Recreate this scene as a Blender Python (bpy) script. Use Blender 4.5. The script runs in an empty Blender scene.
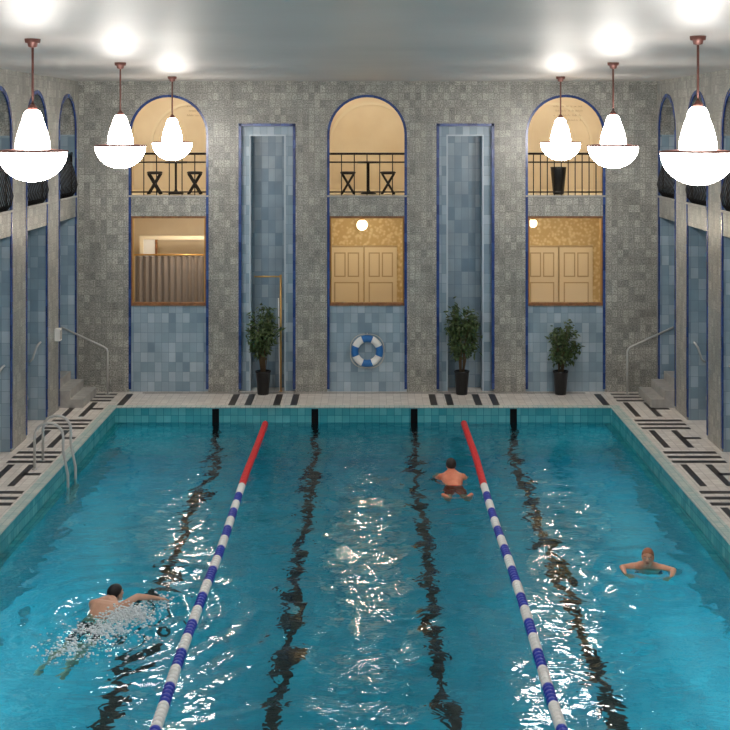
import bpy, bmesh, math, random
from mathutils import Vector, Matrix
import numpy as np
random.seed(3)
rng = np.random.RandomState(7)
scn = bpy.context.scene
try:
    scn.view_settings.view_transform = 'Standard'
except Exception:
    pass

# ------------------------------------------------------------------ materials
def S(r, g, b):
    def f(c):
        c /= 255.0
        return c/12.92 if c <= 0.04045 else ((c+0.055)/1.055)**2.4
    return (f(r), f(g), f(b), 1.0)

def pmat(name, col, rough=0.5, metal=0.0, es=0.0, ecol=None, spec=0.5):
    m = bpy.data.materials.new(name); m.use_nodes = True
    nt = m.node_tree; p = nt.nodes['Principled BSDF']
    p.inputs['Base Color'].default_value = col
    p.inputs['Roughness'].default_value = rough
    p.inputs['Metallic'].default_value = metal
    p.inputs['Specular IOR Level'].default_value = spec
    if es > 0:
        p.inputs['Emission Color'].default_value = ecol or col
        p.inputs['Emission Strength'].default_value = es
    return m

def noisy(name, c1, c2, scale=8, rough=0.5, metal=0.0, detail=4, bump=0.0):
    m = pmat(name, c1, rough, metal); nt = m.node_tree; p = nt.nodes['Principled BSDF']
    tc = nt.nodes.new('ShaderNodeTexCoord')
    n = nt.nodes.new('ShaderNodeTexNoise'); n.inputs['Scale'].default_value = scale; n.inputs['Detail'].default_value = detail
    nt.links.new(tc.outputs['Object'], n.inputs['Vector'])
    r = nt.nodes.new('ShaderNodeValToRGB')
    r.color_ramp.elements[0].position = 0.35; r.color_ramp.elements[0].color = c1
    r.color_ramp.elements[1].position = 0.65; r.color_ramp.elements[1].color = c2
    nt.links.new(n.outputs['Fac'], r.inputs['Fac'])
    nt.links.new(r.outputs['Color'], p.inputs['Base Color'])
    if bump > 0:
        b = nt.nodes.new('ShaderNodeBump'); b.inputs['Strength'].default_value = bump; b.inputs['Distance'].default_value = 0.01
        nt.links.new(n.outputs['Fac'], b.inputs['Height']); nt.links.new(b.outputs['Normal'], p.inputs['Normal'])
    return m

def tile_mat(name, cols, mortar, tw, th, rough=0.35, ms=0.004, mott=0.25, nscale=3.0, bump=0.4, fine=0.0):
    m = bpy.data.materials.new(name); m.use_nodes = True
    nt = m.node_tree; N = nt.nodes.new; L = nt.links.new
    p = nt.nodes['Principled BSDF']; p.inputs['Roughness'].default_value = rough
    tc = N('ShaderNodeTexCoord')
    dv = N('ShaderNodeVectorMath'); dv.operation = 'DIVIDE'; dv.inputs[1].default_value = (tw, th, 1)
    L(tc.outputs['UV'], dv.inputs[0])
    fl = N('ShaderNodeVectorMath'); fl.operation = 'FLOOR'; L(dv.outputs[0], fl.inputs[0])
    wn = N('ShaderNodeTexWhiteNoise'); wn.noise_dimensions = '2D'; L(fl.outputs[0], wn.inputs['Vector'])
    cr = N('ShaderNodeValToRGB'); e = cr.color_ramp.elements
    while len(e) < len(cols): e.new(0.5)
    for i, c in enumerate(cols):
        e[i].position = i/(len(cols)-1); e[i].color = c
    L(wn.outputs['Value'], cr.inputs['Fac'])
    no = N('ShaderNodeTexNoise'); no.inputs['Scale'].default_value = nscale; no.inputs['Detail'].default_value = 6
    L(tc.outputs['UV'], no.inputs['Vector'])
    mr = N('ShaderNodeMapRange'); mr.inputs['From Min'].default_value = 0.3; mr.inputs['From Max'].default_value = 0.7
    mr.inputs['To Min'].default_value = 1-mott; mr.inputs['To Max'].default_value = 1+mott
    L(no.outputs['Fac'], mr.inputs['Value'])
    mul = N('ShaderNodeVectorMath'); mul.operation = 'SCALE'
    L(cr.outputs['Color'], mul.inputs[0]); L(mr.outputs['Result'], mul.inputs['Scale'])
    last = mul
    if fine > 0:
        n2 = N('ShaderNodeTexNoise'); n2.inputs['Scale'].default_value = 38; n2.inputs['Detail'].default_value = 2
        L(tc.outputs['UV'], n2.inputs['Vector'])
        m2 = N('ShaderNodeMapRange'); m2.inputs['From Min'].default_value = 0.35; m2.inputs['From Max'].default_value = 0.65
        m2.inputs['To Min'].default_value = 1-fine; m2.inputs['To Max'].default_value = 1+fine
        L(n2.outputs['Fac'], m2.inputs['Value'])
        q = N('ShaderNodeVectorMath'); q.operation = 'SCALE'
        L(last.outputs[0], q.inputs[0]); L(m2.outputs['Result'], q.inputs['Scale']); last = q
    br = N('ShaderNodeTexBrick'); br.offset = 0.0; br.squash = 1.0
    br.inputs['Scale'].default_value = 1.0; br.inputs['Brick Width'].default_value = tw
    br.inputs['Row Height'].default_value = th; br.inputs['Mortar Size'].default_value = ms
    br.inputs['Mortar Smooth'].default_value = 0.1
    L(tc.outputs['UV'], br.inputs['Vector'])
    mx = N('ShaderNodeMix'); mx.data_type = 'RGBA'
    L(br.outputs['Fac'], mx.inputs[0]); L(last.outputs[0], mx.inputs[6]); mx.inputs[7].default_value = mortar
    L(mx.outputs[2], p.inputs['Base Color'])
    if bump > 0:
        b = N('ShaderNodeBump'); b.inputs['Strength'].default_value = bump; b.inputs['Distance'].default_value = 0.004; b.invert = True
        L(br.outputs['Fac'], b.inputs['Height']); L(b.outputs['Normal'], p.inputs['Normal'])
    return m

M_grey = tile_mat('grey_wall_tile', [S(130,131,126), S(142,142,136), S(150,149,143), S(157,156,149), S(169,168,161)], S(134,132,126), 0.12, 0.16, 0.38, 0.005, 0.16, 1.6, fine=0.42)
M_blue = tile_mat('pale_blue_tile', [S(120,143,160), S(136,159,174), S(146,167,182), S(156,175,189), S(172,189,200)], S(120,140,154), 0.15, 0.21, 0.3, 0.004, 0.10, 2.0)
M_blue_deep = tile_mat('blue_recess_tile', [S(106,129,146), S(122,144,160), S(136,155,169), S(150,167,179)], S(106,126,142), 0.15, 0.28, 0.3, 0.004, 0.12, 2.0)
M_navy = tile_mat('navy_edge_tile', [S(34,56,112), S(46,70,130), S(60,86,144)], S(44,60,100), 0.2, 0.2, 0.25, 0.004, 0.1)
M_deck = tile_mat('cream_deck_tile', [S(214,207,200), S(223,216,209), S(231,225,218)], S(178,172,166), 0.15, 0.15, 0.35, 0.004, 0.06, bump=0.2)
M_deckdark = tile_mat('dark_inlay_tile', [S(28,26,30), S(38,36,38), S(48,44,45)], S(60,56,54), 0.15, 0.15, 0.35, 0.003, 0.1, bump=0.2)
M_cope = tile_mat('coping_tile', [S(170,196,192), S(190,206,200), S(208,214,206)], S(120,150,152), 0.1, 0.1, 0.3, 0.004, 0.05)
M_poolw = tile_mat('pool_wall_tile', [S(60,158,170), S(78,172,182), S(94,184,192)], S(44,130,146), 0.15, 0.15, 0.25, 0.005, 0.06)
M_poolf = tile_mat('pool_floor_tile', [S(0,136,160), S(2,146,170), S(6,154,178)], S(0,118,140), 0.3, 0.3, 0.4, 0.006, 0.05)
M_lane = pmat('black_lane_tile', S(4,5,8), 0.4, spec=0.2)
M_ceil = noisy('ceiling_paint', S(192,188,184), S(199,195,191), 0.6, 0.46)
M_plaster = noisy('room_plaster', S(224,208,180), S(232,218,192), 1.5, 0.6)
M_cream = pmat('cream_paint', S(232,220,194), 0.45)
M_dooredge = pmat('door_shadow_paint', S(188,168,134), 0.5)  # darker cream for door panel borders, door edges and gallery lettering
M_wood = noisy('oak_frame', S(118,78,48), S(150,104,66), 12, 0.4)
M_iron = pmat('black_iron', S(18,16,18), 0.45, 0.2)
M_chrome = pmat('brushed_steel', S(214,214,214), 0.3, 0.9)
M_brass = pmat('brass', S(200,160,96), 0.35, 0.7)
M_copper = pmat('copper_canopy', S(128,84,76), 0.45, 0.3)
M_glow = pmat('opal_glass', S(255,250,244), 0.4, 0, 38.0, (1.0, 0.94, 0.87, 1))
M_warmglow = pmat('warm_globe_glass', S(255,235,200), 0.4, 0, 3.0, (1.0, 0.84, 0.58, 1))
M_white = pmat('white_plastic', S(236,236,234), 0.35)
M_jamb = pmat('pale_edge_tile', S(186,200,210), 0.3)
M_bluep = pmat('blue_plastic', S(32,58,176), 0.35)
M_ringblue = pmat('ring_blue', S(40,110,180), 0.4)
M_redp = pmat('red_plastic', S(214,20,30), 0.35)
M_rope = pmat('rope_fibre', S(200,196,186), 0.8)
M_pot = pmat('black_pot', S(20,20,22), 0.35)
M_soil = pmat('soil', S(50,36,26), 0.9)
M_leaf = noisy('leaf_green', S(34,56,32), S(92,114,68), 14, 0.45)
M_bark = pmat('stem_bark', S(104,86,62), 0.8)
M_stone = noisy('pale_stone', S(160,158,154), S(178,176,172), 6, 0.5)
M_curtain = pmat('grey_curtain', S(140,130,122), 0.8)
M_darkw = pmat('dark_seat', S(30,24,22), 0.5)

M_paper = pmat('ochre_wallpaper', S(190,150,80), 0.6)
nt = M_paper.node_tree; p = nt.nodes['Principled BSDF']
tc = nt.nodes.new('ShaderNodeTexCoord'); vo = nt.nodes.new('ShaderNodeTexVoronoi'); vo.inputs['Scale'].default_value = 14
vo.feature = 'SMOOTH_F1'
nt.links.new(tc.outputs['UV'], vo.inputs['Vector'])
cr = nt.nodes.new('ShaderNodeValToRGB'); cr.color_ramp.elements[0].color = S(228,212,172); cr.color_ramp.elements[1].color = S(204,180,132)
cr.color_ramp.elements[0].position = 0.2; cr.color_ramp.elements[1].position = 0.5
nt.links.new(vo.outputs['Distance'], cr.inputs['Fac']); nt.links.new(cr.outputs['Color'], p.inputs['Base Color'])

# water
M_water = bpy.data.materials.new('pool_water'); M_water.use_nodes = True
nt = M_water.node_tree; nt.nodes.clear(); N = nt.nodes.new; L = nt.links.new
out = N('ShaderNodeOutputMaterial'); mix = N('ShaderNodeMixShader'); fr = N('ShaderNodeFresnel'); fr.inputs['IOR'].default_value = 1.333
rf = N('ShaderNodeBsdfRefraction'); rf.inputs['IOR'].default_value = 1.333; rf.inputs['Roughness'].default_value = 0.0
rf.inputs['Color'].default_value = (0.45, 0.97, 1.0, 1)
gl = N('ShaderNodeBsdfGlossy'); gl.inputs['Roughness'].default_value = 0.03; gl.inputs['Color'].default_value = (1, 1, 1, 1)
tc = N('ShaderNodeTexCoord'); mp = N('ShaderNodeMapping'); mp.inputs['Scale'].default_value = (0.75, 1.25, 1)
n1 = N('ShaderNodeTexNoise'); n1.inputs['Scale'].default_value = 5.0; n1.inputs['Detail'].default_value = 2; n1.inputs['Distortion'].default_value = 0.5
bp = N('ShaderNodeBump'); bp.inputs['Strength'].default_value = 1.0; bp.inputs['Distance'].default_value = 0.017
L(tc.outputs['Object'], mp.inputs['Vector']); L(mp.outputs[0], n1.inputs['Vector']); L(n1.outputs['Fac'], bp.inputs['Height'])
for q in (fr, rf, gl): L(bp.outputs['Normal'], q.inputs['Normal'])
L(fr.outputs[0], mix.inputs[0]); L(rf.outputs[0], mix.inputs[1]); L(gl.outputs[0], mix.inputs[2]); L(mix.outputs[0], out.inputs['Surface'])

# ------------------------------------------------------------------ mesh builder
class B:
    def __init__(s):
        s.bm = bmesh.new(); s.mats = []
    def mi(s, m):
        if m not in s.mats: s.mats.append(m)
        return s.mats.index(m)
    def face(s, vs, mat, smooth=False):
        try:
            f = s.bm.faces.new(vs)
        except ValueError:
            return None
        f.material_index = s.mi(mat); f.smooth = smooth
        return f
    def box(s, x0, x1, y0, y1, z0, z1, mat):
        v = [s.bm.verts.new((x, y, z)) for z in (z0, z1) for x, y in ((x0,y0),(x1,y0),(x1,y1),(x0,y1))]
        for q in ((0,3,2,1),(4,5,6,7),(0,1,5,4),(1,2,6,5),(2,3,7,6),(3,0,4,7)):
            s.face([v[i] for i in q], mat)
        return s
    def prism(s, pts, f, d0, d1, mat):
        a = [s.bm.verts.new(f(u, w, d0)) for u, w in pts]
        b = [s.bm.verts.new(f(u, w, d1)) for u, w in pts]
        s.face(a, mat); s.face(b[::-1], mat)
        n = len(pts)
        for i in range(n):
            j = (i+1) % n
            s.face([a[i], b[i], b[j], a[j]], mat)
    def tube(s, pts, r, mat, seg=10, closed=False, caps=True):
        pts = [Vector(p) for p in pts]; n = len(pts)
        rr = r if isinstance(r, (list, tuple)) else [r]*n
        rings = []; up = None
        for i, p in enumerate(pts):
            if closed: t = pts[(i+1) % n]-pts[i-1]
            else: t = pts[min(i+1, n-1)]-pts[max(i-1, 0)]
            t.normalize()
            if up is None:
                up = Vector((0,0,1)) if abs(t.z) < 0.9 else Vector((1,0,0))
            a = t.cross(up)
            if a.length < 1e-4: a = t.orthogonal()
            a.normalize(); b = a.cross(t).normalized(); up = b
            rings.append([s.bm.verts.new(p + a*math.cos(2*math.pi*k/seg)*rr[i] + b*math.sin(2*math.pi*k/seg)*rr[i]) for k in range(seg)])
        m = n if closed else n-1
        for i in range(m):
            A, C = rings[i], rings[(i+1) % n]
            for k in range(seg):
                s.face([A[k], A[(k+1)%seg], C[(k+1)%seg], C[k]], mat, True)
        if caps and not closed:
            s.face(rings[0][::-1], mat); s.face(rings[-1], mat)
    def lathe(s, prof, c, mat, seg=32, smooth=True):
        c = Vector(c); rings = []
        for r, z in prof:
            rings.append([s.bm.verts.new(c+Vector((r*math.cos(2*math.pi*k/seg), r*math.sin(2*math.pi*k/seg), z))) for k in range(seg)])
        for A, C in zip(rings, rings[1:]):
            for k in range(seg):
                s.face([A[k], A[(k+1)%seg], C[(k+1)%seg], C[k]], mat, smooth)
        s.face(rings[0][::-1], mat); s.face(rings[-1], mat)
    def sphere(s, c, r, mat, u=16, v=10):
        c = Vector(c)
        if not isinstance(r, (tuple, list)): r = (r, r, r)
        g = bmesh.ops.create_uvsphere(s.bm, u_segments=u, v_segments=v, radius=1)
        fs = set()
        for q in g['verts']:
            q.co = c+Vector((q.co.x*r[0], q.co.y*r[1], q.co.z*r[2]))
            fs.update(q.link_faces)
        for f in fs: f.material_index = s.mi(mat); f.smooth = True
    def finish(s, name, parent=None, recalc=True):
        bm = s.bm
        if recalc: bmesh.ops.recalc_face_normals(bm, faces=bm.faces[:])
        uv = bm.loops.layers.uv.new('UVMap')
        bm.normal_update()
        for f in bm.faces:
            n = f.normal; ax, ay, az = abs(n.x), abs(n.y), abs(n.z)
            for l in f.loops:
                c = l.vert.co
                if az >= ax and az >= ay: l[uv].uv = (c.x, c.y)
                elif ay >= ax: l[uv].uv = (c.x, c.z)
                else: l[uv].uv = (c.y, c.z)
        me = bpy.data.meshes.new(name); bm.to_mesh(me); bm.free()
        for m in s.mats: me.materials.append(m)
        o = bpy.data.objects.new(name, me); scn.collection.objects.link(o)
        if parent: o.parent = parent
        return o

def empty(name, loc=(0,0,0)):
    e = bpy.data.objects.new(name, None); e.empty_display_size = 0.2; e.location = loc
    scn.collection.objects.link(e); return e

# ------------------------------------------------------------------ constants
ZC = 6.64; YW = 1.6; XL = -6.13; XR = 6.24; YN = -28.6
ARCH = [-4.195, 0.046, 4.287]; AW = 0.85; SPR = 5.50
NICHE = [(-2.69, -1.49), (1.54, 2.76)]
ZB0, ZB1 = 3.76, 4.19
WZ0, WZ1 = 1.84, 3.76
fb = lambda u, w, d: (u, YW+d, w)
fl_ = lambda u, w, d: (XL-d, u, w)
fr_ = lambda u, w, d: (XR+d, u, w)

def arch_pts(c, r, z, n=20, rev=False):
    a = [(c-r*math.cos(math.pi*i/n), z+r*math.sin(math.pi*i/n)) for i in range(n+1)]
    return a[::-1] if rev else a

def header(b, f, c, r, z, u0, u1, top, d0, d1, mat):
    pts = [(u0, z)] if u0 < c-r-1e-4 else []
    pts += arch_pts(c, r, z)
    if u1 > c+r+1e-4: pts.append((u1, z))
    pts += [(u1, top), (u0, top)]
    b.prism(pts, f, d0, d1, mat)

def arch_trim(b, f, c, r, z, w, zb, d0, d1, mat):
    outer = [(c-r-w, zb)] + arch_pts(c, r+w, z) + [(c+r+w, zb)]
    inner = [(c+r, zb)] + arch_pts(c, r, z, rev=True) + [(c-r, zb)]
    n = len(outer); inn = inner[::-1]
    for i in range(n-1):
        b.prism([outer[i], outer[i+1], inn[i+1], inn[i]], f, d0, d1, mat)

# ------------------------------------------------------------------ back wall
b = B()
T = 0.35
def bx(u0, u1, z0, z1, d0, d1, mat): b.box(u0, u1, YW+d0, YW+d1, z0, z1, mat)
solid = [(XL-0.0, ARCH[0]-AW), (ARCH[0]+AW, NICHE[0][0]), (NICHE[0][1], ARCH[1]-AW), (ARCH[1]+AW, NICHE[1][0]), (NICHE[1][1], ARCH[2]-AW), (ARCH[2]+AW, XR)]
for u0, u1 in solid: bx(u0, u1, 0, ZC, 0, T, M_grey)
for c in ARCH:
    header(b, fb, c, AW, SPR, c-AW, c+AW, ZC, 0, T, M_grey)
    bx(c-AW, c+AW, ZB0, ZB1, 0.0, T, M_grey)
    bx(c-AW, c+AW, 0, WZ0, 0.05, T, M_blue)
    arch_trim(b, fb, c, AW-0.05, SPR, 0.055, 0.06, -0.010, 0.02, M_navy)
    bx(c-AW, c+AW, ZB1-0.02, ZB1+0.015, -0.03, 0.0, M_stone)
for u0, u1 in NICHE:
    zt = 5.73
    bx(u0, u1, zt, ZC, 0, T, M_grey)
    w = 0.24
    bx(u0, u0+w, 0, zt, 0.12, 0.6, M_blue); bx(u1-w, u1, 0, zt, 0.12, 0.6, M_blue)
    bx(u0+w, u1-w, zt-0.26, zt, 0.12, 0.6, M_blue)
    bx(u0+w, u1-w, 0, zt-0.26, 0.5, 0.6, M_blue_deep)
    for a0, a1 in ((u0-0.01, u0+0.05), (u1-0.05, u1+0.01)): bx(a0, a1, 0.06, zt+0.01, -0.012, 0.12, M_navy)
    bx(u0, u1, zt-0.05, zt+0.01, -0.012, 0.12, M_navy)
    bx(u0+w-0.03, u0+w, 0.0, zt-0.26, 0.105, 0.12, M_jamb); bx(u1-w, u1-w+0.03, 0.0, zt-0.26, 0.105, 0.12, M_jamb)
    bx(u0+w-0.03, u1-w+0.03, zt-0.26, zt-0.23, 0.105, 0.12, M_jamb)
wall_back = b.finish('wall_back')
b = B(); b.box(XL, XR, YW-0.07, YW, ZC-0.06, ZC-0.0, M_grey)
b.finish('trim_1')

# ------------------------------------------------------------------ window frames
for i, c in enumerate(ARCH):
    b = B(); w = 0.07
    y0, y1 = YW+0.02, YW+0.12
    b.box(c-AW, c-AW+w, y0, y1, WZ0, WZ1, M_wood); b.box(c+AW-w, c+AW, y0, y1, WZ0, WZ1, M_wood)
    b.box(c-AW+w, c+AW-w, y0, y1, WZ0, WZ0+w, M_wood); b.box(c-AW+w, c+AW-w, y0, y1, WZ1-w*0.7, WZ1, M_wood)
    b.box(c-AW+w, c-AW+w+0.025, y0+0.03, y1-0.02, WZ0+w, WZ1-w*0.7, M_brass)
    b.box(c+AW-w-0.025, c+AW-w, y0+0.03, y1-0.02, WZ0+w, WZ1-w*0.7, M_brass)
    b.finish('window_%d' % (i+1))

# ------------------------------------------------------------------ rooms behind the back wall
YB = 4.7
for i, c in enumerate(ARCH):
    h = 1.3; y0 = YW+T
    wl = M_paper if i > 0 else M_plaster
    B().box(c-h, c+h, YB, YB+0.1, 0.4, ZB0, wl).finish('wall_room_back')
    B().box(c-h, c+h, YB, YB+0.1, ZB1, 6.9, M_plaster).finish('wall_gallery_back')
    for sd, x0, x1 in (('left', c-h-0.1, c-h), ('right', c+h, c+h+0.1)):
        B().box(x0, x1, y0+0.25, YB+0.1, 0.4, ZB0, wl).finish('wall_room_'+sd)
        B().box(x0, x1, y0+0.25, YB+0.1, ZB1, 6.9, M_plaster).finish('wall_gallery_'+sd)
    B().box(c-h-0.1, c+h+0.1, y0, YB+0.1, ZB0, ZB1, M_cream).finish('floor_gallery')
    B().box(c-h-0.1, c+h+0.1, y0, YB+0.1, 0.3, 0.4, M_wood).finish('floor_room')
    B().box(c-h-0.1, c+h+0.1, y0, YB+0.1, 6.9, 7.0, M_cream).finish('ceiling_gallery')
    b = B()
    arch_trim(b, lambda u, w, d: (u, YB-d, w), c+0.1, 0.95, 5.25, 0.06, ZB1, 0.0, 0.05, M_cream)
    b.finish('trim_%d' % (i+3))

def point(name, loc, power, col, r=0.15):
    l = bpy.data.lights.new(name, 'POINT'); l.energy = power; l.color = col; l.shadow_soft_size = r
    o = bpy.data.objects.new(name, l); o.location = loc; scn.collection.objects.link(o); return o

def globe_lamp(x, y, z, zt, r=0.13):
    b = B(); b.sphere((x, y, z), r, M_warmglow, 24, 16)
    b.tube([(x, y, z+r-0.01), (x, y, zt)], 0.012, M_brass)
    b.lathe([(0.06, zt-0.03), (0.06, zt)], (x, y, 0), M_brass, 20)
    b.lathe([(0.05, z+r-0.015), (0.03, z+r+0.04)], (x, y, 0), M_brass, 20)
    b.finish('globe_pendant_lamp')
globe_lamp(ARCH[1]-0.12, 4.2, 3.38, ZB0, 0.13)
globe_lamp(ARCH[2]-0.37, 4.2, 3.42, ZB0, 0.10)
point('room_light', (ARCH[1]+0.0, 2.7, 3.50), 42, (1, 0.84, 0.60), 0.08)
point('room_light', (ARCH[2]+0.0, 2.7, 3.50), 42, (1, 0.86, 0.66), 0.08)
point('room_light', (ARCH[0]+0.3, 2.5, 3.50), 46, (1, 0.86, 0.70), 0.08)
for c in ARCH:
    point('gallery_light', (c, 2.7, 6.6), 46, (1, 0.91, 0.78), 0.2)

def door(x0, w, z0, h, y, n):
    b = B()
    b.box(x0, x0+w, y-0.05, y-0.002, z0, z0+h, M_cream)
    for px0, px1, pz0, pz1 in ((0.12, 0.88, 0.06, 0.32), (0.12, 0.88, 0.37, 0.66), (0.12, 0.47, 0.71, 0.95), (0.53, 0.88, 0.71, 0.95)):
        X0, X1, Z0, Z1 = x0+w*px0, x0+w*px1, z0+h*pz0, z0+h*pz1
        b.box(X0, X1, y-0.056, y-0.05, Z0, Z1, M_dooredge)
        b.box(X0+0.03, X1-0.03, y-0.07, y-0.056, Z0+0.03, Z1-0.03, M_cream)
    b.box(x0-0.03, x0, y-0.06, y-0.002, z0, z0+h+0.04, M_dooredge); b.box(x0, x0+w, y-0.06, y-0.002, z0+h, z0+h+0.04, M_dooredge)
    b.sphere((x0+w-0.06, y-0.09, z0+1.05), 0.025, M_brass)
    b.finish('door_%d' % n)
door(ARCH[1]-0.88, 0.78, 0.4, 2.42, YB, 1); door(ARCH[1]-0.06, 0.76, 0.4, 2.42, YB, 2)
door(ARCH[2]-0.48, 0.76, 0.4, 2.42, YB, 3); door(ARCH[2]+0.32, 0.78, 0.4, 2.42, YB, 4)

b = B(); c = ARCH[0]
n = 70
fr0 = [(c-1.0+1.95*i/n, 3.2+0.05*math.sin(i*1.25)) for i in range(n+1)]
for i in range(n):
    (xa, ya), (xb, yb) = fr0[i], fr0[i+1]
    v = [b.bm.verts.new(q) for q in ((xa, ya, 1.0), (xb, yb, 1.0), (xb, yb, 2.75), (xa, ya, 2.75))]
    b.face(v, M_curtain, True)
b.tube([(c-1.05, 3.2, 2.78), (c+1.0, 3.2, 2.78)], 0.02, M_brass)
b.finish('pleated_curtain')
b = B()
b.box(c-0.95, c+1.2, 3.5, 3.56, 3.10, 3.18, M_cream); b.box(c-0.95, c-0.87, 3.5, 3.56, 0.4, 3.10, M_cream)
b.box(c-0.6, c-0.55, 3.5, 3.56, 0.4, 3.10, M_wood); b.box(c-0.87, c-0.6, 3.52, 3.54, 0.4, 3.10, M_white)
b.finish('door_frame_screen')

# ------------------------------------------------------------------ side walls
OPEN = [(-0.1-2.5*k, 1.4-2.5*k) for k in range(11)]
RD = 0.9
for side, f, nm in ((-1, fl_, 'wall_left'), (1, fr_, 'wall_right')):
    b = B()
    def P(u0, u1, z0, z1, d0, d1, mat):
        b.prism([(u0, z0), (u1, z0), (u1, z1), (u0, z1)], f, d0, d1, mat)
    prev = YW
    for k, (u0, u1) in enumerate(OPEN):
        c = (u0+u1)/2; r = (u1-u0)/2
        P(u1, prev, 0, ZC, 0, 0.4, M_grey); P(u1, prev, 0, ZB0, 0.4, RD, M_blue)
        header(b, f, c, r, SPR+0.05, u0, u1, ZC, 0, 0.4, M_grey)
        P(u0, u1, ZB0, ZB1, 0, 0.4, M_grey)
        P(u0, u1, ZB1-0.015, ZB1+0.02, -0.04, 0.0, M_stone)
        arch_trim(b, f, c, r-0.03, SPR+0.05, 0.08, 0.06, -0.012, 0.015, M_navy)
        P(u0, u0+0.012, 0, ZB0, 0.02, RD, M_blue); P(u1-0.012, u1, 0, ZB0, 0.02, RD, M_blue)
        P(u0, u0+0.012, ZB1, SPR, 0.02, 0.4, M_blue); P(u1-0.012, u1, ZB1, SPR, 0.02, 0.4, M_blue)
        prev = u0
    P(YN, prev, 0, ZC, 0, 0.4, M_grey); P(YN, prev, 0, ZB0, 0.4, RD, M_blue)
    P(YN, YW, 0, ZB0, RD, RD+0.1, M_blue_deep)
    P(YN, YW+T, ZB0, ZB1, 0.4, 2.2, M_grey)
    P(YN, YW+T, ZB1, ZC+0.2, 2.1, 2.2, M_blue)
    P(YW, YW+T, ZB1, ZC+0.2, 0, 2.1, M_grey)
    b.finish(nm)
b = B(); b.box(XL-1.2, XR+1.2, YN-0.2, YN, 0, ZC, M_grey); b.finish('wall_front')
b = B(); b.box(XL-2.3, XR+2.3, YN-0.2, YW+T, ZC, ZC+0.2, M_ceil); b.finish('ceiling')

# ------------------------------------------------------------------ railings
def railing_pts(b, f, u0, u1, step, d, bulge=0.0):
    def p(u, z, dd=0): return f(u, z, d+dd)
    for z, r in ((5.09, 0.024), (4.91, 0.016), (4.27, 0.016)):
        b.tube([p(u0, z), p(u1, z)], r, M_iron, 8)
    n = max(2, int(round((u1-u0)/step)))
    for i in range(n+1):
        u = u0+0.02+(u1-u0-0.04)*i/n
        if bulge:
            b.tube([p(u, 5.09), p(u, 4.9), p(u, 4.65, -bulge*0.6), p(u, 4.45, -bulge), p(u, 4.3, -bulge*0.7), p(u, 4.19)], 0.012, M_iron, 6)
        else:
            b.tube([p(u, 5.09), p(u, 4.19)], 0.012, M_iron, 6)
    for u in (u0+0.02, u1-0.02):
        b.tube([p(u, 5.13), p(u, 4.19)], 0.018, M_iron, 8)
for i, c in enumerate(ARCH):
    b = B(); railing_pts(b, fb, c-AW+0.01, c+AW-0.01, 0.30 if i < 2 else 0.15, 0.10, 0.0)
    b.finish('balcony_railing')
for f in (fl_, fr_):
    for (u0, u1) in OPEN[:9]:
        b = B(); railing_pts(b, f, u0+0.02, u1-0.02, 0.12, 0.08, 0.12)
        b.finish('balcony_railing')

def stool(x, y):
    b = B(); z = ZB1
    b.lathe([(0.14, z+0.44), (0.17, z+0.46), (0.17, z+0.49), (0.14, z+0.50)], (x, y, 0), M_darkw, 20)
    for s in (-1, 1):
        for dy in (-0.1, 0.1):
            b.tube([(x-0.14*s, y+dy, z), (x+0.13*s, y+dy, z+0.45)], 0.024, M_darkw, 8)
    b.tube([(x, y-0.11, z+0.225), (x, y+0.11, z+0.225)], 0.018, M_darkw, 8)
    b.finish('folding_stool')
def table(x, y):
    b = B(); z = ZB1
    b.lathe([(0.24, z+0.68), (0.26, z+0.69), (0.26, z+0.71), (0.25, z+0.72)], (x, y, 0), M_darkw, 28)
    b.lathe([(0.17, z), (0.17, z+0.02), (0.05, z+0.05), (0.025, z+0.10), (0.025, z+0.68)], (x, y, 0), M_darkw, 20)
    b.finish('cafe_table')
for c in ARCH[:2]:
    stool(c-0.42, 2.35); stool(c+0.46, 2.35); table(c+0.03, 2.45)
b = B(); b.lathe([(0.11, 0), (0.12, 0.02), (0.17, 0.55), (0.175, 0.6), (0.15, 0.6), (0.14, 0.55)], (ARCH[2]-0.05, 2.3, ZB1), M_pot, 24)
b.finish('tall_planter')

b = B(); R = random.Random(4)
for cx, rows in ((ARCH[0]+0.25, 3), (ARCH[2]+0.45, 4)):
    for r_i in range(rows):
        x = cx-0.28+0.05*(r_i % 2); z = 6.15-0.11*r_i
        while x < cx+0.38:
            w = R.uniform(0.03, 0.06)
            b.tube([(x, YB-0.055, z), (x+w*0.3, YB-0.055, z+R.uniform(0.02, 0.05)), (x+w*0.6, YB-0.055, z), (x+w, YB-0.055, z+0.02)], 0.005, M_dooredge, 4)
            x += w+(0.05 if R.random() < 0.25 else 0.012)
b.finish('wall_lettering')

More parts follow.
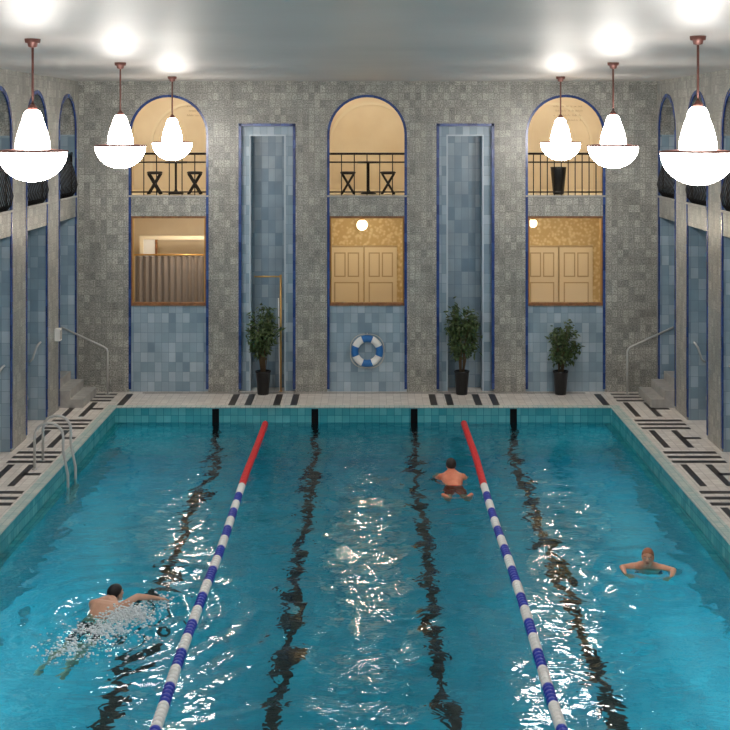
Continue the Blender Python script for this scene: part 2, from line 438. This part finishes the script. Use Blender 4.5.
# ------------------------------------------------------------------ floor / deck
PX0, PX1, PY0, PY1 = -5.03, 4.99, -25.2, 0.0
b = B()
b.box(XL-RD, PX0, YN, YW+0.6, -0.12, 0, M_deck); b.box(PX1, XR+RD, YN, YW+0.6, -0.12, 0, M_deck)
b.box(PX0, PX1, PY1, YW+0.6, -0.12, 0, M_deck); b.box(PX0, PX1, YN, PY0, -0.12, 0, M_deck)
e = 0.004
def fx(px, s=46.8): return (px-370)/s+0.11
for px in (234, 250, 278, 295, 433, 449, 477, 494, 125, 602):
    x = fx(px, 48.2); b.box(x-0.07, x+0.07, 0.2, 1.36, 0, e, M_deckdark)
b.box(PX0+0.3, PX1-0.3, 1.46, 1.52, 0, e, M_deckdark)
for s in (-1, 1):
    xa, xb = (XL+0.12, PX0-0.22) if s < 0 else (PX1+0.22, XR-0.12)
    y = 1.35
    while y > -27:
        for j, dy in enumerate((0, 0.32, 0.64)):
            b.box(xa, xb, y-dy-0.08, y-dy+0.07, 0, e, M_deckdark)
        y0, y1 = y-2.15, y-0.73
        for t in (0.16, 0.62):
            x = xa+(xb-xa)*t
            b.box(x-0.055, x+0.055, y0, y1-0.1, 0, e, M_deckdark)
        b.box(xa+(xb-xa)*0.62, xb, (y0+y1)/2-0.07, (y0+y1)/2+0.07, 0, e, M_deckdark)
        y -= 2.5
b.finish('floor')

b = B(); cw = 0.16; ch = 0.02
b.box(PX0-cw, PX0+0.03, PY0-cw, PY1+cw, 0.0, ch, M_cope); b.box(PX1-0.03, PX1+cw, PY0-cw, PY1+cw, 0.0, ch, M_cope)
b.box(PX0+0.03, PX1-0.03, PY1-0.03, PY1+cw, 0.0, ch, M_cope); b.box(PX0+0.03, PX1-0.03, PY0-cw, PY0+0.03, 0.0, ch, M_cope)
b.finish('trim_2')
ZW = -0.30; ZF = -2.9
b = B(); t = 0.3
b.box(PX0-t, PX0, PY0-t, PY1+t, ZF, -0.12, M_poolw); b.box(PX1, PX1+t, PY0-t, PY1+t, ZF, -0.12, M_poolw)
b.box(PX0, PX1, PY1, PY1+t, ZF, -0.12, M_poolw); b.box(PX0, PX1, PY0-t, PY0, ZF, -0.12, M_poolw)
b.box(PX0, PX1, PY1-0.004, PY1, -0.12, 0, M_poolw); b.box(PX0, PX0+0.004, PY0, PY1, -0.12, 0, M_poolw); b.box(PX1-0.004, PX1, PY0, PY1, -0.12, 0, M_poolw)
b.box(PX0, PX0+0.14, PY0, PY1-0.01, -0.47, -0.37, M_poolw); b.box(PX1-0.14, PX1, PY0, PY1-0.01, -0.47, -0.37, M_poolw)
b.box(PX0-t, PX1+t, PY0-t, PY1+t, ZF-0.2, ZF, M_poolf)
for x in (-3, -1, 1, 3):
    b.box(x-0.105, x+0.105, PY0+1.0, PY1-0.0, ZF, ZF+0.006, M_lane)
    b.box(x-0.07, x+0.07, PY1-0.01, PY1-0.0, ZF, -0.02, M_lane)
b.finish('pool_basin')
# added unseen fill strips under the ledges, shining down to brighten the pool
for x in (PX0+0.08, PX1-0.08):
    for ya, yb in ((-3.5, -0.9), (-24.9, -5.6)):
        L_ = yb-ya
        l = bpy.data.lights.new('underwater_strip_lamp', 'AREA'); l.shape = 'RECTANGLE'; l.size = 0.1; l.size_y = L_; l.energy = 10.5*L_; l.color = (0.7, 0.95, 1.0)
        lo = bpy.data.objects.new('underwater_strip_lamp', l); lo.location = (x, (ya+yb)/2, -0.49); scn.collection.objects.link(lo)

# ------------------------------------------------------------------ water
SW = [(-2.95, -10.35, 0.045), (1.49, -4.3, 0.012), (3.86, -8.85, 0.016)]
nx, ny = 190, 480
xs = np.linspace(PX0, PX1, nx); ys = np.linspace(PY0, PY1, ny)
X, Y = np.meshgrid(xs, ys)
Z = np.zeros_like(X)
for i in range(50):
    lam = 0.30*(4.2**rng.rand()); th = rng.rand()*2*math.pi
    k = 2*math.pi/lam; amp = 0.0105/k*(0.7+0.6*rng.rand())
    Z += amp*np.sin(k*(X*math.cos(th)+Y*math.sin(th))+rng.rand()*6.28)
for sx, sy, a in SW:
    R = np.sqrt((X-sx)**2+(Y-sy)**2)
    Z += a*np.exp(-R/0.9)*np.cos(2*math.pi*R/0.42)
    R2 = np.sqrt((X-sx)**2+(Y-sy+0.9)**2)
    Z += 0.7*a*np.exp(-R2/0.7)*np.cos(2*math.pi*R2/0.33+1)
verts = np.stack([X.ravel(), Y.ravel(), (Z+ZW).ravel()], 1)
idx = np.arange(nx*ny).reshape(ny, nx)
quads = np.stack([idx[:-1, :-1].ravel(), idx[:-1, 1:].ravel(), idx[1:, 1:].ravel(), idx[1:, :-1].ravel()], 1)
me = bpy.data.meshes.new('pool_water'); me.from_pydata(verts.tolist(), [], quads.tolist())
me.materials.append(M_water)
me.polygons.foreach_set('use_smooth', [True]*len(me.polygons))
o = bpy.data.objects.new('pool_water', me); scn.collection.objects.link(o)

# ------------------------------------------------------------------ lane ropes
def lane_rope(x):
    b = B(); y = -0.12; z = ZW+0.015
    b.tube([(x, -0.01, z+0.03), (x, -0.12, z+0.01), (x, PY0+0.05, z+0.0)], 0.008, M_rope, 6)
    prof = [(-0.042, 0.028), (-0.036, 0.055), (-0.012, 0.062), (0.012, 0.062), (0.036, 0.055), (0.042, 0.028)]
    seg = 12
    while y > PY0+0.2:
        d = -y
        if d < 4.7: mat = M_redp
        else: mat = M_white if int((d-4.7)/0.46) % 2 == 0 else M_bluep
        rings = []
        yc = y-0.045
        zz = z+0.006*math.sin(yc*2.3+x); xx = x+0.012*math.sin(yc*0.9+x*2)
        for dy, r in prof:
            rings.append([b.bm.verts.new((xx+r*math.cos(2*math.pi*k/seg), yc+dy, zz+r*math.sin(2*math.pi*k/seg))) for k in range(seg)])
        for A, C in zip(rings, rings[1:]):
            for k in range(seg): b.face([A[k], A[(k+1)%seg], C[(k+1)%seg], C[k]], mat, True)
        b.face(rings[0], mat); b.face(rings[-1], mat)
        y -= 0.09
    b.finish('lane_rope')
lane_rope(-2.0); lane_rope(2.0)

# ------------------------------------------------------------------ pendant lamps
def pendant(x, y, sc=1.0):
    b = B(); z = 5.36
    R = 0.385*sc
    bowl = [(R*math.sin(a), -0.34*sc*math.cos(a)-0.012) for a in [math.radians(2+88*i/16) for i in range(17)]]
    b.lathe(bowl, (x, y, z), M_glow, 40)
    b.lathe([(R+0.012, -0.012), (R+0.018, -0.002), (R+0.012, 0.010), (0.20*sc, 0.024), (0.19*sc, 0.024)], (x, y, z), M_copper, 40)
    up = [(0.192, 0.024), (0.196, 0.05), (0.188, 0.12), (0.172, 0.19), (0.152, 0.26), (0.134, 0.31), (0.120, 0.345), (0.112, 0.38), (0.100, 0.42), (0.080, 0.455), (0.052, 0.47)]
    b.lathe([(r*sc, zz*sc) for r, zz in up], (x, y, z), M_glow, 36)
    zt = z+0.465*sc
    b.lathe([(0.055, zt), (0.05, zt+0.035), (0.02, zt+0.075)], (x, y, 0), M_copper, 20)
    b.tube([(x, y, zt+0.03), (x, y, ZC-0.02)], 0.014, M_copper, 8)
    b.lathe([(0.02, ZC-0.10), (0.05, ZC-0.09), (0.06, ZC-0.05), (0.085, ZC-0.045), (0.09, ZC-0.0)], (x, y, 0), M_copper, 24)
    b.finish('pendant_lamp')
for D in (25.5, 20.2, 14.95, 9.7, 4.5):
    pendant(-3.74, D-26.4)
for D, X_, sc in ((25.5, 3.82, 1), (20.2, 3.86, 1), (14.5, 3.74, 1.06), (9.4, 3.8, 1), (4.4, 3.8, 1)):
    pendant(X_, D-26.4, sc)

# ------------------------------------------------------------------ plants
def plant(x, y, h, rad, seed, nleaf=1150, ymax=1.55):
    R = random.Random(seed); b = B()
    b.lathe([(0.115, 0.0), (0.12, 0.01), (0.155, 0.46), (0.165, 0.47), (0.165, 0.50), (0.14, 0.50), (0.135, 0.46)], (x, y, 0), M_pot, 28)
    b.lathe([(0.134, 0.455), (0.134, 0.462)], (x, y, 0), M_soil, 20)
    tips = []
    for i in range(24):
        a = R.random()*6.28; rr = rad*R.uniform(0.3, 1.0)
        zt = R.uniform(0.55, 1.0)*h
        rr *= math.sqrt(max(0.15, 1-((zt-0.74*h)/(0.32*h))**2))
        sx, sy = x+0.04*math.cos(a), y+0.04*math.sin(a)
        m = Vector((x+rr*0.35*math.cos(a), y+rr*0.35*math.sin(a), 0.46+(zt-0.46)*0.6))
        e_ = Vector((x+rr*math.cos(a), min(y+rr*math.sin(a), ymax-0.08), zt))
        b.tube([(sx, sy, 0.45), m, e_], [0.010, 0.007, 0.003], M_bark, 6)
        tips.append((m, e_))
    for i in range(nleaf):
        m, e_ = R.choice(tips); t = R.uniform(0.0, 1.0)**0.7
        p = m.lerp(e_, t)+Vector((R.gauss(0, 0.055), R.gauss(0, 0.04), R.gauss(0, 0.06)))
        d = Vector((R.gauss(0, 1), R.gauss(0, 1), R.gauss(-0.35, 0.6))).normalized()
        p.y = min(p.y, ymax-0.02); 
        if p.y+d.y*0.15 > ymax: d.y = -abs(d.y)
        sd = d.cross(Vector((R.gauss(0, .4), R.gauss(0, .4), 1))).normalized()
        Ln = R.uniform(0.09, 0.15); w = Ln*0.24; nn = sd.cross(d)*0.012
        q = [b.bm.verts.new(v) for v in (p, p+d*Ln*0.4+sd*w-nn, p+d*Ln-nn, p+d*Ln*0.4-sd*w-nn, p+d*Ln*0.45+nn)]
        b.face([q[0], q[1], q[4]], M_leaf); b.face([q[1], q[2], q[4]], M_leaf)
        b.face([q[2], q[3], q[4]], M_leaf); b.face([q[3], q[0], q[4]], M_leaf)
    b.finish('potted_ficus', recalc=False)
plant(fx(264), 1.36, 1.90, 0.36, 1); plant(fx(461), 1.36, 1.86, 0.38, 2); plant(fx(559), 1.36, 1.54, 0.38, 5, 620)

# ------------------------------------------------------------------ life ring
lx, lz, ly = 0.05, 0.88, 1.575
b = B(); R0, rt = 0.265, 0.076
seg = 16; nM = 64; rings = []
for i in range(nM):
    a = 2*math.pi*i/nM
    rings.append([b.bm.verts.new((lx+(R0+rt*math.cos(2*math.pi*k/seg))*math.cos(a), ly+0.8*rt*math.sin(2*math.pi*k/seg), lz+(R0+rt*math.cos(2*math.pi*k/seg))*math.sin(a))) for k in range(seg)])
for i in range(nM):
    ang = (360*(i+0.5)/nM+45) % 90
    mat = M_ringblue if 24 < ang < 66 else M_white
    for k in range(seg):
        b.face([rings[i][k], rings[i][(k+1)%seg], rings[(i+1)%nM][(k+1)%seg], rings[(i+1)%nM][k]], mat, True)
rp = []
for i in range(64):
    a = 2*math.pi*i/64; q = R0+rt+0.012+0.035*abs(math.sin(2*a))
    rp.append((lx+q*math.cos(a), ly, lz+q*math.sin(a)))
b.tube(rp, 0.009, M_rope, 6, closed=True)
b.tube([(lx, ly+0.07, lz+R0+0.1), (lx, ly-0.03, lz+R0+0.1), (lx, ly-0.05, lz+R0+0.13)], 0.008, M_chrome, 6)
b.finish('life_ring')

b = B(); x = fx(280.5)
b.tube([(x, 1.66, 0), (x, 1.66, 2.50)], 0.024, M_brass, 10)
b.tube([(x+0.02, 1.66, 2.46), (fx(254), 1.66, 2.46)], 0.018, M_brass, 8)
b.tube([(x, 1.66, 2.3), (x, 1.74, 2.3)], 0.012, M_brass, 8); b.tube([(x, 1.66, 0.6), (x, 1.74, 0.6)], 0.012, M_brass, 8)
b.lathe([(0.04, 0), (0.04, 0.015)], (x, 1.66, 0), M_brass, 16)
b.tube([(x-0.02, 1.64, 0.0), (x-0.05, 1.66, 2.0)], 0.009, M_white, 8)
b.finish('brass_cleaning_pole')

# ------------------------------------------------------------------ corner steps, handrails, benches
M_rail = pmat('painted_handrail', S(196,196,194), 0.4, 0.2)
for s, X0 in ((-1, XL), (1, XR)):
    b = B()
    for i in range(3):
        a = X0-s*0.46+s*0.27*i; c2 = X0+s*0.88
        b.box(min(a, c2), max(a, c2), 0.0, 1.28, 0.17*i+0.0, 0.17*(i+1), M_stone)
    b.finish('corner_steps')
    b = B(); xp = X0-s*0.68; xe = X0+s*0.3
    b.tube([(xp, 1.36, 0), (xp, 1.36, 0.90), (xp+s*0.02, 1.36, 0.96), (xp+s*0.07, 1.36, 1.0), (xe, 1.36, 1.42)], 0.02, M_rail, 10)
    b.lathe([(0.05, 0), (0.05, 0.012)], (xp, 1.36, 0), M_rail, 16)
    b.finish('step_handrail')
    for k in range(1, 9):
        u0, u1 = OPEN[k]
        b = B()
        a, c2 = X0+s*0.35, X0+s*0.86
        b.box(min(a, c2), max(a, c2), u0+0.02, u1-0.02, 0.40, 0.46, M_stone)
        for uu in (u0+0.12, u1-0.24):
            b.box(min(a+s*0.05, c2), max(a+s*0.05, c2), uu, uu+0.12, 0, 0.40, M_stone)
        b.finish('stone_bench')
        b = B()
        xx = X0+s*0.12; yy = u1-0.02
        b.tube([(xx, yy, 1.5), (xx-s*0.0, yy-0.10, 1.5), (xx+s*0.05, yy-0.12, 1.42), (xx+s*0.12, yy-0.12, 1.2), (xx+s*0.18, yy-0.10, 1.15), (xx+s*0.18, yy, 1.15)], 0.02, M_rail, 8)
        b.finish('grab_handle')
b = B(); b.box(XL+0.0, XL+0.10, -0.48, -0.30, 1.42, 1.66, M_white); b.box(XL+0.1, XL+0.11, -0.46, -0.32, 1.45, 1.63, M_stone)
b.finish('wall_speaker')

b = B()
for y in (-4.25, -4.8):
    pts = [(-5.42, y, 0.02)]
    for i in range(0, 13):
        a = math.pi*i/12
        pts.append((-5.185-0.235*math.cos(a), y, 0.55+0.22*math.sin(a)))
    pts += [(-4.95, y, 0.3), (-4.87, y, -0.1), (-4.86, y, -1.3)]
    b.tube(pts, 0.022, M_rail, 10)
    b.lathe([(0.045, 0.0), (0.045, 0.015)], (-5.42, y, 0.004), M_chrome, 16)
for z in (-0.65, -0.95, -1.25):
    b.box(-4.90, -4.81, -4.8, -4.25, z, z+0.03, M_stone)
b.finish('pool_ladder')

# ------------------------------------------------------------------ swimmers
def hull_into(main, balls, mat_idx=0):
    t2 = bmesh.new(); nv = []
    t = bmesh.new()
    for c, r in balls:
        if not isinstance(r, (tuple, list)): r = (r, r, r)
        g = bmesh.ops.create_icosphere(t, subdivisions=2, radius=1)
        for v in g['verts']: v.co = Vector((v.co.x*r[0], v.co.y*r[1], v.co.z*r[2]))+Vector(c)
    nv = [t2.verts.new(v.co) for v in t.verts]; t.free()
    bmesh.ops.convex_hull(t2, input=nv)
    loose = [v for v in t2.verts if not v.link_faces]
    bmesh.ops.delete(t2, geom=loose, context='VERTS')
    bmesh.ops.recalc_face_normals(t2, faces=t2.faces[:])
    me = bpy.data.meshes.new('tmp'); t2.to_mesh(me); t2.free(); main.from_mesh(me); bpy.data.meshes.remove(me)

def remesh_obj(bm, name, mat, parent, voxel, it=3):
    me = bpy.data.meshes.new(name); bm.to_mesh(me); bm.free(); me.materials.append(mat)
    o = bpy.data.objects.new(name, me); scn.collection.objects.link(o); o.parent = parent
    m = o.modifiers.new('remesh', 'REMESH'); m.mode = 'VOXEL'; m.voxel_size = voxel; m.use_smooth_shade = True
    s = o.modifiers.new('smooth', 'SMOOTH'); s.factor = 0.5; s.iterations = it
    return o

def hand(bm, w, d, n, side):
    w = Vector(w); d = Vector(d).normalized(); n = Vector(n); s = d.cross(n).normalized()*side; n = s.cross(d).normalized()*side
    hull_into(bm, [(w, 0.026), (w+d*0.05+s*0.022, 0.018), (w+d*0.05-s*0.022, 0.018), (w+d*0.088+s*0.030, 0.013), (w+d*0.085-s*0.030, 0.012)])
    for off, ln in ((0.031, 0.072), (0.0105, 0.080), (-0.0105, 0.074), (-0.031, 0.058)):
        r0 = w+d*0.088+s*off; dd = (d+s*off*4).normalized()
        a = r0+dd*ln*0.5-n*0.006; e_ = r0+dd*ln*0.95-n*0.022
        hull_into(bm, [(r0, 0.0105), (a, 0.0095)]); hull_into(bm, [(a, 0.0095), (e_, 0.008)])
    t0 = w+d*0.03+s*0.026; t1 = t0+(d*0.6+s*0.8)*0.04; t2 = t1+(d*0.85+s*0.5)*0.03
    hull_into(bm, [(t0, 0.014), (t1, 0.0115)]); hull_into(bm, [(t1, 0.0115), (t2, 0.0095)])

def swimmer(loc, heading, skin_c, skin_c2, hair_c, trunk_c, head_c, look, armR, armL, pitch, z0, hair_short=False, kneebend=0.0):
    root = empty('swimmer', loc); root.rotation_euler = (0, 0, heading)
    skin = noisy('skin', skin_c, skin_c2, 6, 0.4); hairm = noisy('hair', hair_c, tuple(min(1, c*1.6) for c in hair_c[:3])+(1,), 60, 0.55)
    trk = pmat('swim_trunks', trunk_c, 0.6); eyem = pmat('eye', S(30,24,20), 0.2); eyew = pmat('eye_white', S(230,225,220), 0.3); lip = pmat('lips', S(170,90,80), 0.5)
    bm = bmesh.new()
    cp, sp = math.cos(pitch), math.sin(pitch)
    def T(x, t, h=0.0): return Vector((x, -t*cp+h*sp, z0-t*sp+h*cp))
    hull_into(bm, [(T(0.09, 0.06, 0.0), (0.10, 0.12, 0.105)), (T(-0.09, 0.06, 0.0), (0.10, 0.12, 0.105)), (T(0.07, 0.20, 0), (0.10, 0.1, 0.10)), (T(-0.07, 0.20, 0), (0.10, 0.1, 0.10))])
    hull_into(bm, [(T(0.17, 0.02), 0.062), (T(-0.17, 0.02), 0.062), (T(0, -0.02, 0.03), 0.06)])
    hull_into(bm, [(T(0.06, 0.20), (0.10, 0.1, 0.095)), (T(-0.06, 0.20), (0.10, 0.1, 0.095)), (T(0.055, 0.36), (0.085, 0.08, 0.085)), (T(-0.055, 0.36), (0.085, 0.08, 0.085))])
    hull_into(bm, [(T(0.055, 0.36), (0.085, 0.08, 0.085)), (T(-0.055, 0.36), (0.085, 0.08, 0.085)), (T(0.075, 0.52), (0.09, 0.09, 0.10)), (T(-0.075, 0.52), (0.09, 0.09, 0.10))])
    hc = Vector(head_c)
    nb = T(0, -0.02, 0.03)
    hull_into(bm, [(T(0.09, 0.0, 0.04), 0.045), (T(-0.09, 0.0, 0.04), 0.045), (nb+(hc-nb)*0.4, 0.055)])
    hull_into(bm, [(nb, 0.06), (hc+Vector((0, 0, -0.03)), 0.055)])
    for sgn in (-1, 1):
        hip = T(0.095*sgn, 0.56); knee = T(0.15*sgn, 0.98, -0.02); ank = T((0.13+kneebend*0.1)*sgn, 1.38-kneebend*0.25, 0.05+kneebend*0.3); toe = T(0.14*sgn, 1.60-kneebend*0.35, 0.02+kneebend*0.35)
        hull_into(bm, [(hip, 0.088), (knee, 0.056)])
        hull_into(bm, [(knee, 0.056), (knee.lerp(ank, 0.35)+Vector((0, 0, 0.01)), 0.058)]); hull_into(bm, [(knee.lerp(ank, 0.35), 0.056), (ank, 0.036)])
        hull_into(bm, [(ank, 0.038), (ank.lerp(toe, 0.5), 0.036), (toe, (0.04, 0.03, 0.016))])
    for sgn, arm in ((1, armR), (-1, armL)):
        sh = T(0.185*sgn, 0.02, 0.0); el, wr, hd, nn = [Vector(q) for q in arm]
        hull_into(bm, [(sh, 0.062), (sh.lerp(el, 0.4), 0.052)]); hull_into(bm, [(sh.lerp(el, 0.4), 0.052), (el, 0.040)])
        hull_into(bm, [(el, 0.040), (el.lerp(wr, 0.3), 0.041)]); hull_into(bm, [(el.lerp(wr, 0.3), 0.041), (wr, 0.027)])
        hand(bm, wr, hd, nn, -sgn)
    f = Vector(look).normalized(); up = Vector((0, 0, 1)); up = (up-f*up.dot(f)).normalized(); r_ = f.cross(up)
    HM = Matrix((r_, f, up)).transposed().to_4x4(); HM.translation = hc
    hb = bmesh.new()
    hull_into(hb, [((0, -0.02, 0.03), (0.076, 0.09, 0.085)), ((0, 0.035, 0.03), (0.064, 0.055, 0.07))])
    hull_into(hb, [((0, 0.03, 0.0), (0.066, 0.055, 0.06)), ((0, 0.045, -0.075), (0.034, 0.032, 0.026)), ((0.035, 0.0, -0.05), 0.03), ((-0.035, 0.0, -0.05), 0.03)])
    hull_into(hb, [((0, 0.085, 0.02), 0.010), ((0, 0.104, -0.018), 0.012)]); hull_into(hb, [((0.012, 0.09, -0.022), 0.010), ((-0.012, 0.09, -0.022), 0.010)])
    for sx in (-1, 1):
        hull_into(hb, [((0.076*sx, -0.005, 0.012), (0.009, 0.018, 0.018)), ((0.074*sx, 0.0, -0.025), (0.008, 0.011, 0.012))])
    hull_into(hb, [((0.03, 0.08, 0.035), 0.010), ((-0.03, 0.08, 0.035), 0.010)])
    bmesh.ops.transform(hb, matrix=HM, verts=hb.verts[:])
    me = bpy.data.meshes.new('tmp'); hb.to_mesh(me); hb.free(); bm.from_mesh(me); bpy.data.meshes.remove(me)
    remesh_obj(bm, 'body', skin, root, 0.0075, 3)
    fb_ = B()
    for sx in (-1, 1):
        fb_.sphere((0.030*sx, 0.079, 0.014), (0.014, 0.009, 0.008), eyew, 12, 8)
        fb_.sphere((0.030*sx, 0.086, 0.014), 0.0055, eyem, 10, 6)
        fb_.tube([(0.014*sx, 0.092, 0.034), (0.032*sx, 0.09, 0.039), (0.047*sx, 0.077, 0.033)], 0.0045, hairm, 6)
    fb_.sphere((0, 0.083, -0.05), (0.024, 0.008, 0.007), lip, 12, 8)
    bmesh.ops.transform(fb_.bm, matrix=HM, verts=fb_.bm.verts[:])
    fb_.finish('face_features', root)
    t = bmesh.new(); g = bmesh.ops.create_uvsphere(t, u_segments=40, v_segments=28, radius=1)
    k = 0.004 if hair_short else 0.011
    for v in t.verts:
        jitter = 1+0.03*math.sin(v.co.x*23+v.co.y*17)*math.cos(v.co.z*19)
        v.co = Vector((v.co.x*(0.077+k), v.co.y*(0.094+k)-0.008, v.co.z*(0.087+k)+0.033))*(1 if hair_short else jitter)
    kill = [v for v in t.verts if v.co.z < (-0.035 + max(0, v.co.y+0.05)*0.85)]
    bmesh.ops.delete(t, geom=kill, context='VERTS')
    for f_ in t.faces: f_.smooth = True
    bmesh.ops.transform(t, matrix=HM, verts=t.verts[:])
    me = bpy.data.meshes.new('hair'); t.to_mesh(me); t.free(); me.materials.append(hairm)
    ho = bpy.data.objects.new('hair', me); scn.collection.objects.link(ho); ho.parent = root
    so = ho.modifiers.new('s', 'SOLIDIFY'); so.thickness = 0.012; so.offset = -1
    tb = bmesh.new(); g_ = 0.012
    hull_into(tb, [(T(0.062, 0.42), (0.092+g_, 0.05, 0.092+g_)), (T(-0.062, 0.42), (0.092+g_, 0.05, 0.092+g_)), (T(0.075, 0.54), (0.09+g_, 0.08, 0.10+g_)), (T(-0.075, 0.54), (0.09+g_, 0.08, 0.10+g_))])
    for sgn in (-1, 1):
        hull_into(tb, [(T(0.095*sgn, 0.56), 0.102), (T(0.112*sgn, 0.70, -0.007), 0.092)])
    remesh_obj(tb, 'swim_trunks', trk, root, 0.012, 2)
    return root

swimmer((-3.12, -10.30, ZW), math.radians(-20), S(206,156,130), S(224,178,152), S(16,14,16), S(24,30,44),
        (0.02, 0.17, 0.14), (0.45, 0.85, 0.10),
        [(0.34, 0.14, 0.16), (0.52, 0.32, 0.10), (0.6, 0.8, -0.25), (0.0, 0.3, 1)],
        [(-0.24, 0.14, -0.20), (-0.18, 0.30, -0.38), (0.1, 1, -0.5), (0, 0, 1)], math.radians(36), 0.065)
swimmer((1.49, -4.25, ZW), math.radians(2), S(222,128,98), S(238,150,118), S(34,22,18), S(240,60,36),
        (0.0, 0.10, 0.20), (0.0, 1.0, 0.0),
        [(0.28, 0.20, -0.08), (0.20, 0.42, -0.14), (-0.2, 1, -0.1), (0, 0, 1)],
        [(-0.28, 0.20, -0.08), (-0.20, 0.42, -0.14), (0.2, 1, -0.1), (0, 0, 1)], math.radians(20), 0.045, False, 1.0)
swimmer((3.86, -8.70, ZW), math.radians(170), S(222,152,120), S(236,176,144), S(150,92,62), S(30,40,70),
        (0.0, 0.12, 0.165), (0.12, 1.0, -0.02),
        [(0.34, 0.10, 0.0), (0.30, 0.34, -0.02), (-0.6, 0.8, -0.1), (0, 0, 1)],
        [(-0.34, 0.10, 0.0), (-0.30, 0.34, -0.02), (0.6, 0.8, -0.1), (0, 0, 1)], math.radians(48), -0.005, True)

M_foam = pmat('foam', S(240,246,250), 0.3)
b = B(); R = random.Random(11)
for cx, cy, sx, sy, n, hh in ((-2.80, -10.60, 0.15, 0.14, 1100, 0.12), (-3.3, -11.5, 0.16, 0.20, 260, 0.03), (-2.58, -10.1, 0.13, 0.10, 160, 0.08), (-3.05, -10.95, 0.17, 0.18, 500, 0.05), (-2.95, -11.25, 0.35, 0.35, 150, 0.02)):
    for i in range(n):
        x = R.gauss(cx, sx); y = R.gauss(cy, sy); z = ZW+abs(R.gauss(0, hh*0.5)); r = R.uniform(0.004, 0.014)
        g = bmesh.ops.create_icosphere(b.bm, subdivisions=1, radius=r)
        for v in g['verts']: v.co = Vector((v.co.x*1.6, v.co.y*1.6, v.co.z*0.8))+Vector((x, y, z))
b.mi(M_foam)
for f in b.bm.faces: f.smooth = True
b.finish('water_splash')

# ------------------------------------------------------------------ world + camera
w = bpy.data.worlds.new('world'); scn.world = w; w.use_nodes = True
w.node_tree.nodes['Background'].inputs[0].default_value = (0.5, 0.55, 0.6, 1); w.node_tree.nodes['Background'].inputs[1].default_value = 0.3
cam = bpy.data.cameras.new('camera'); co = bpy.data.objects.new('camera', cam); scn.collection.objects.link(co)
co.location = (0.11, -26.4, 5.6); co.rotation_euler = (math.radians(90), 0, 0)
cam.sensor_width = 36; cam.lens = 1310/730*36; cam.shift_x = -5/730; cam.shift_y = -235/730
cam.clip_end = 200
scn.camera = co
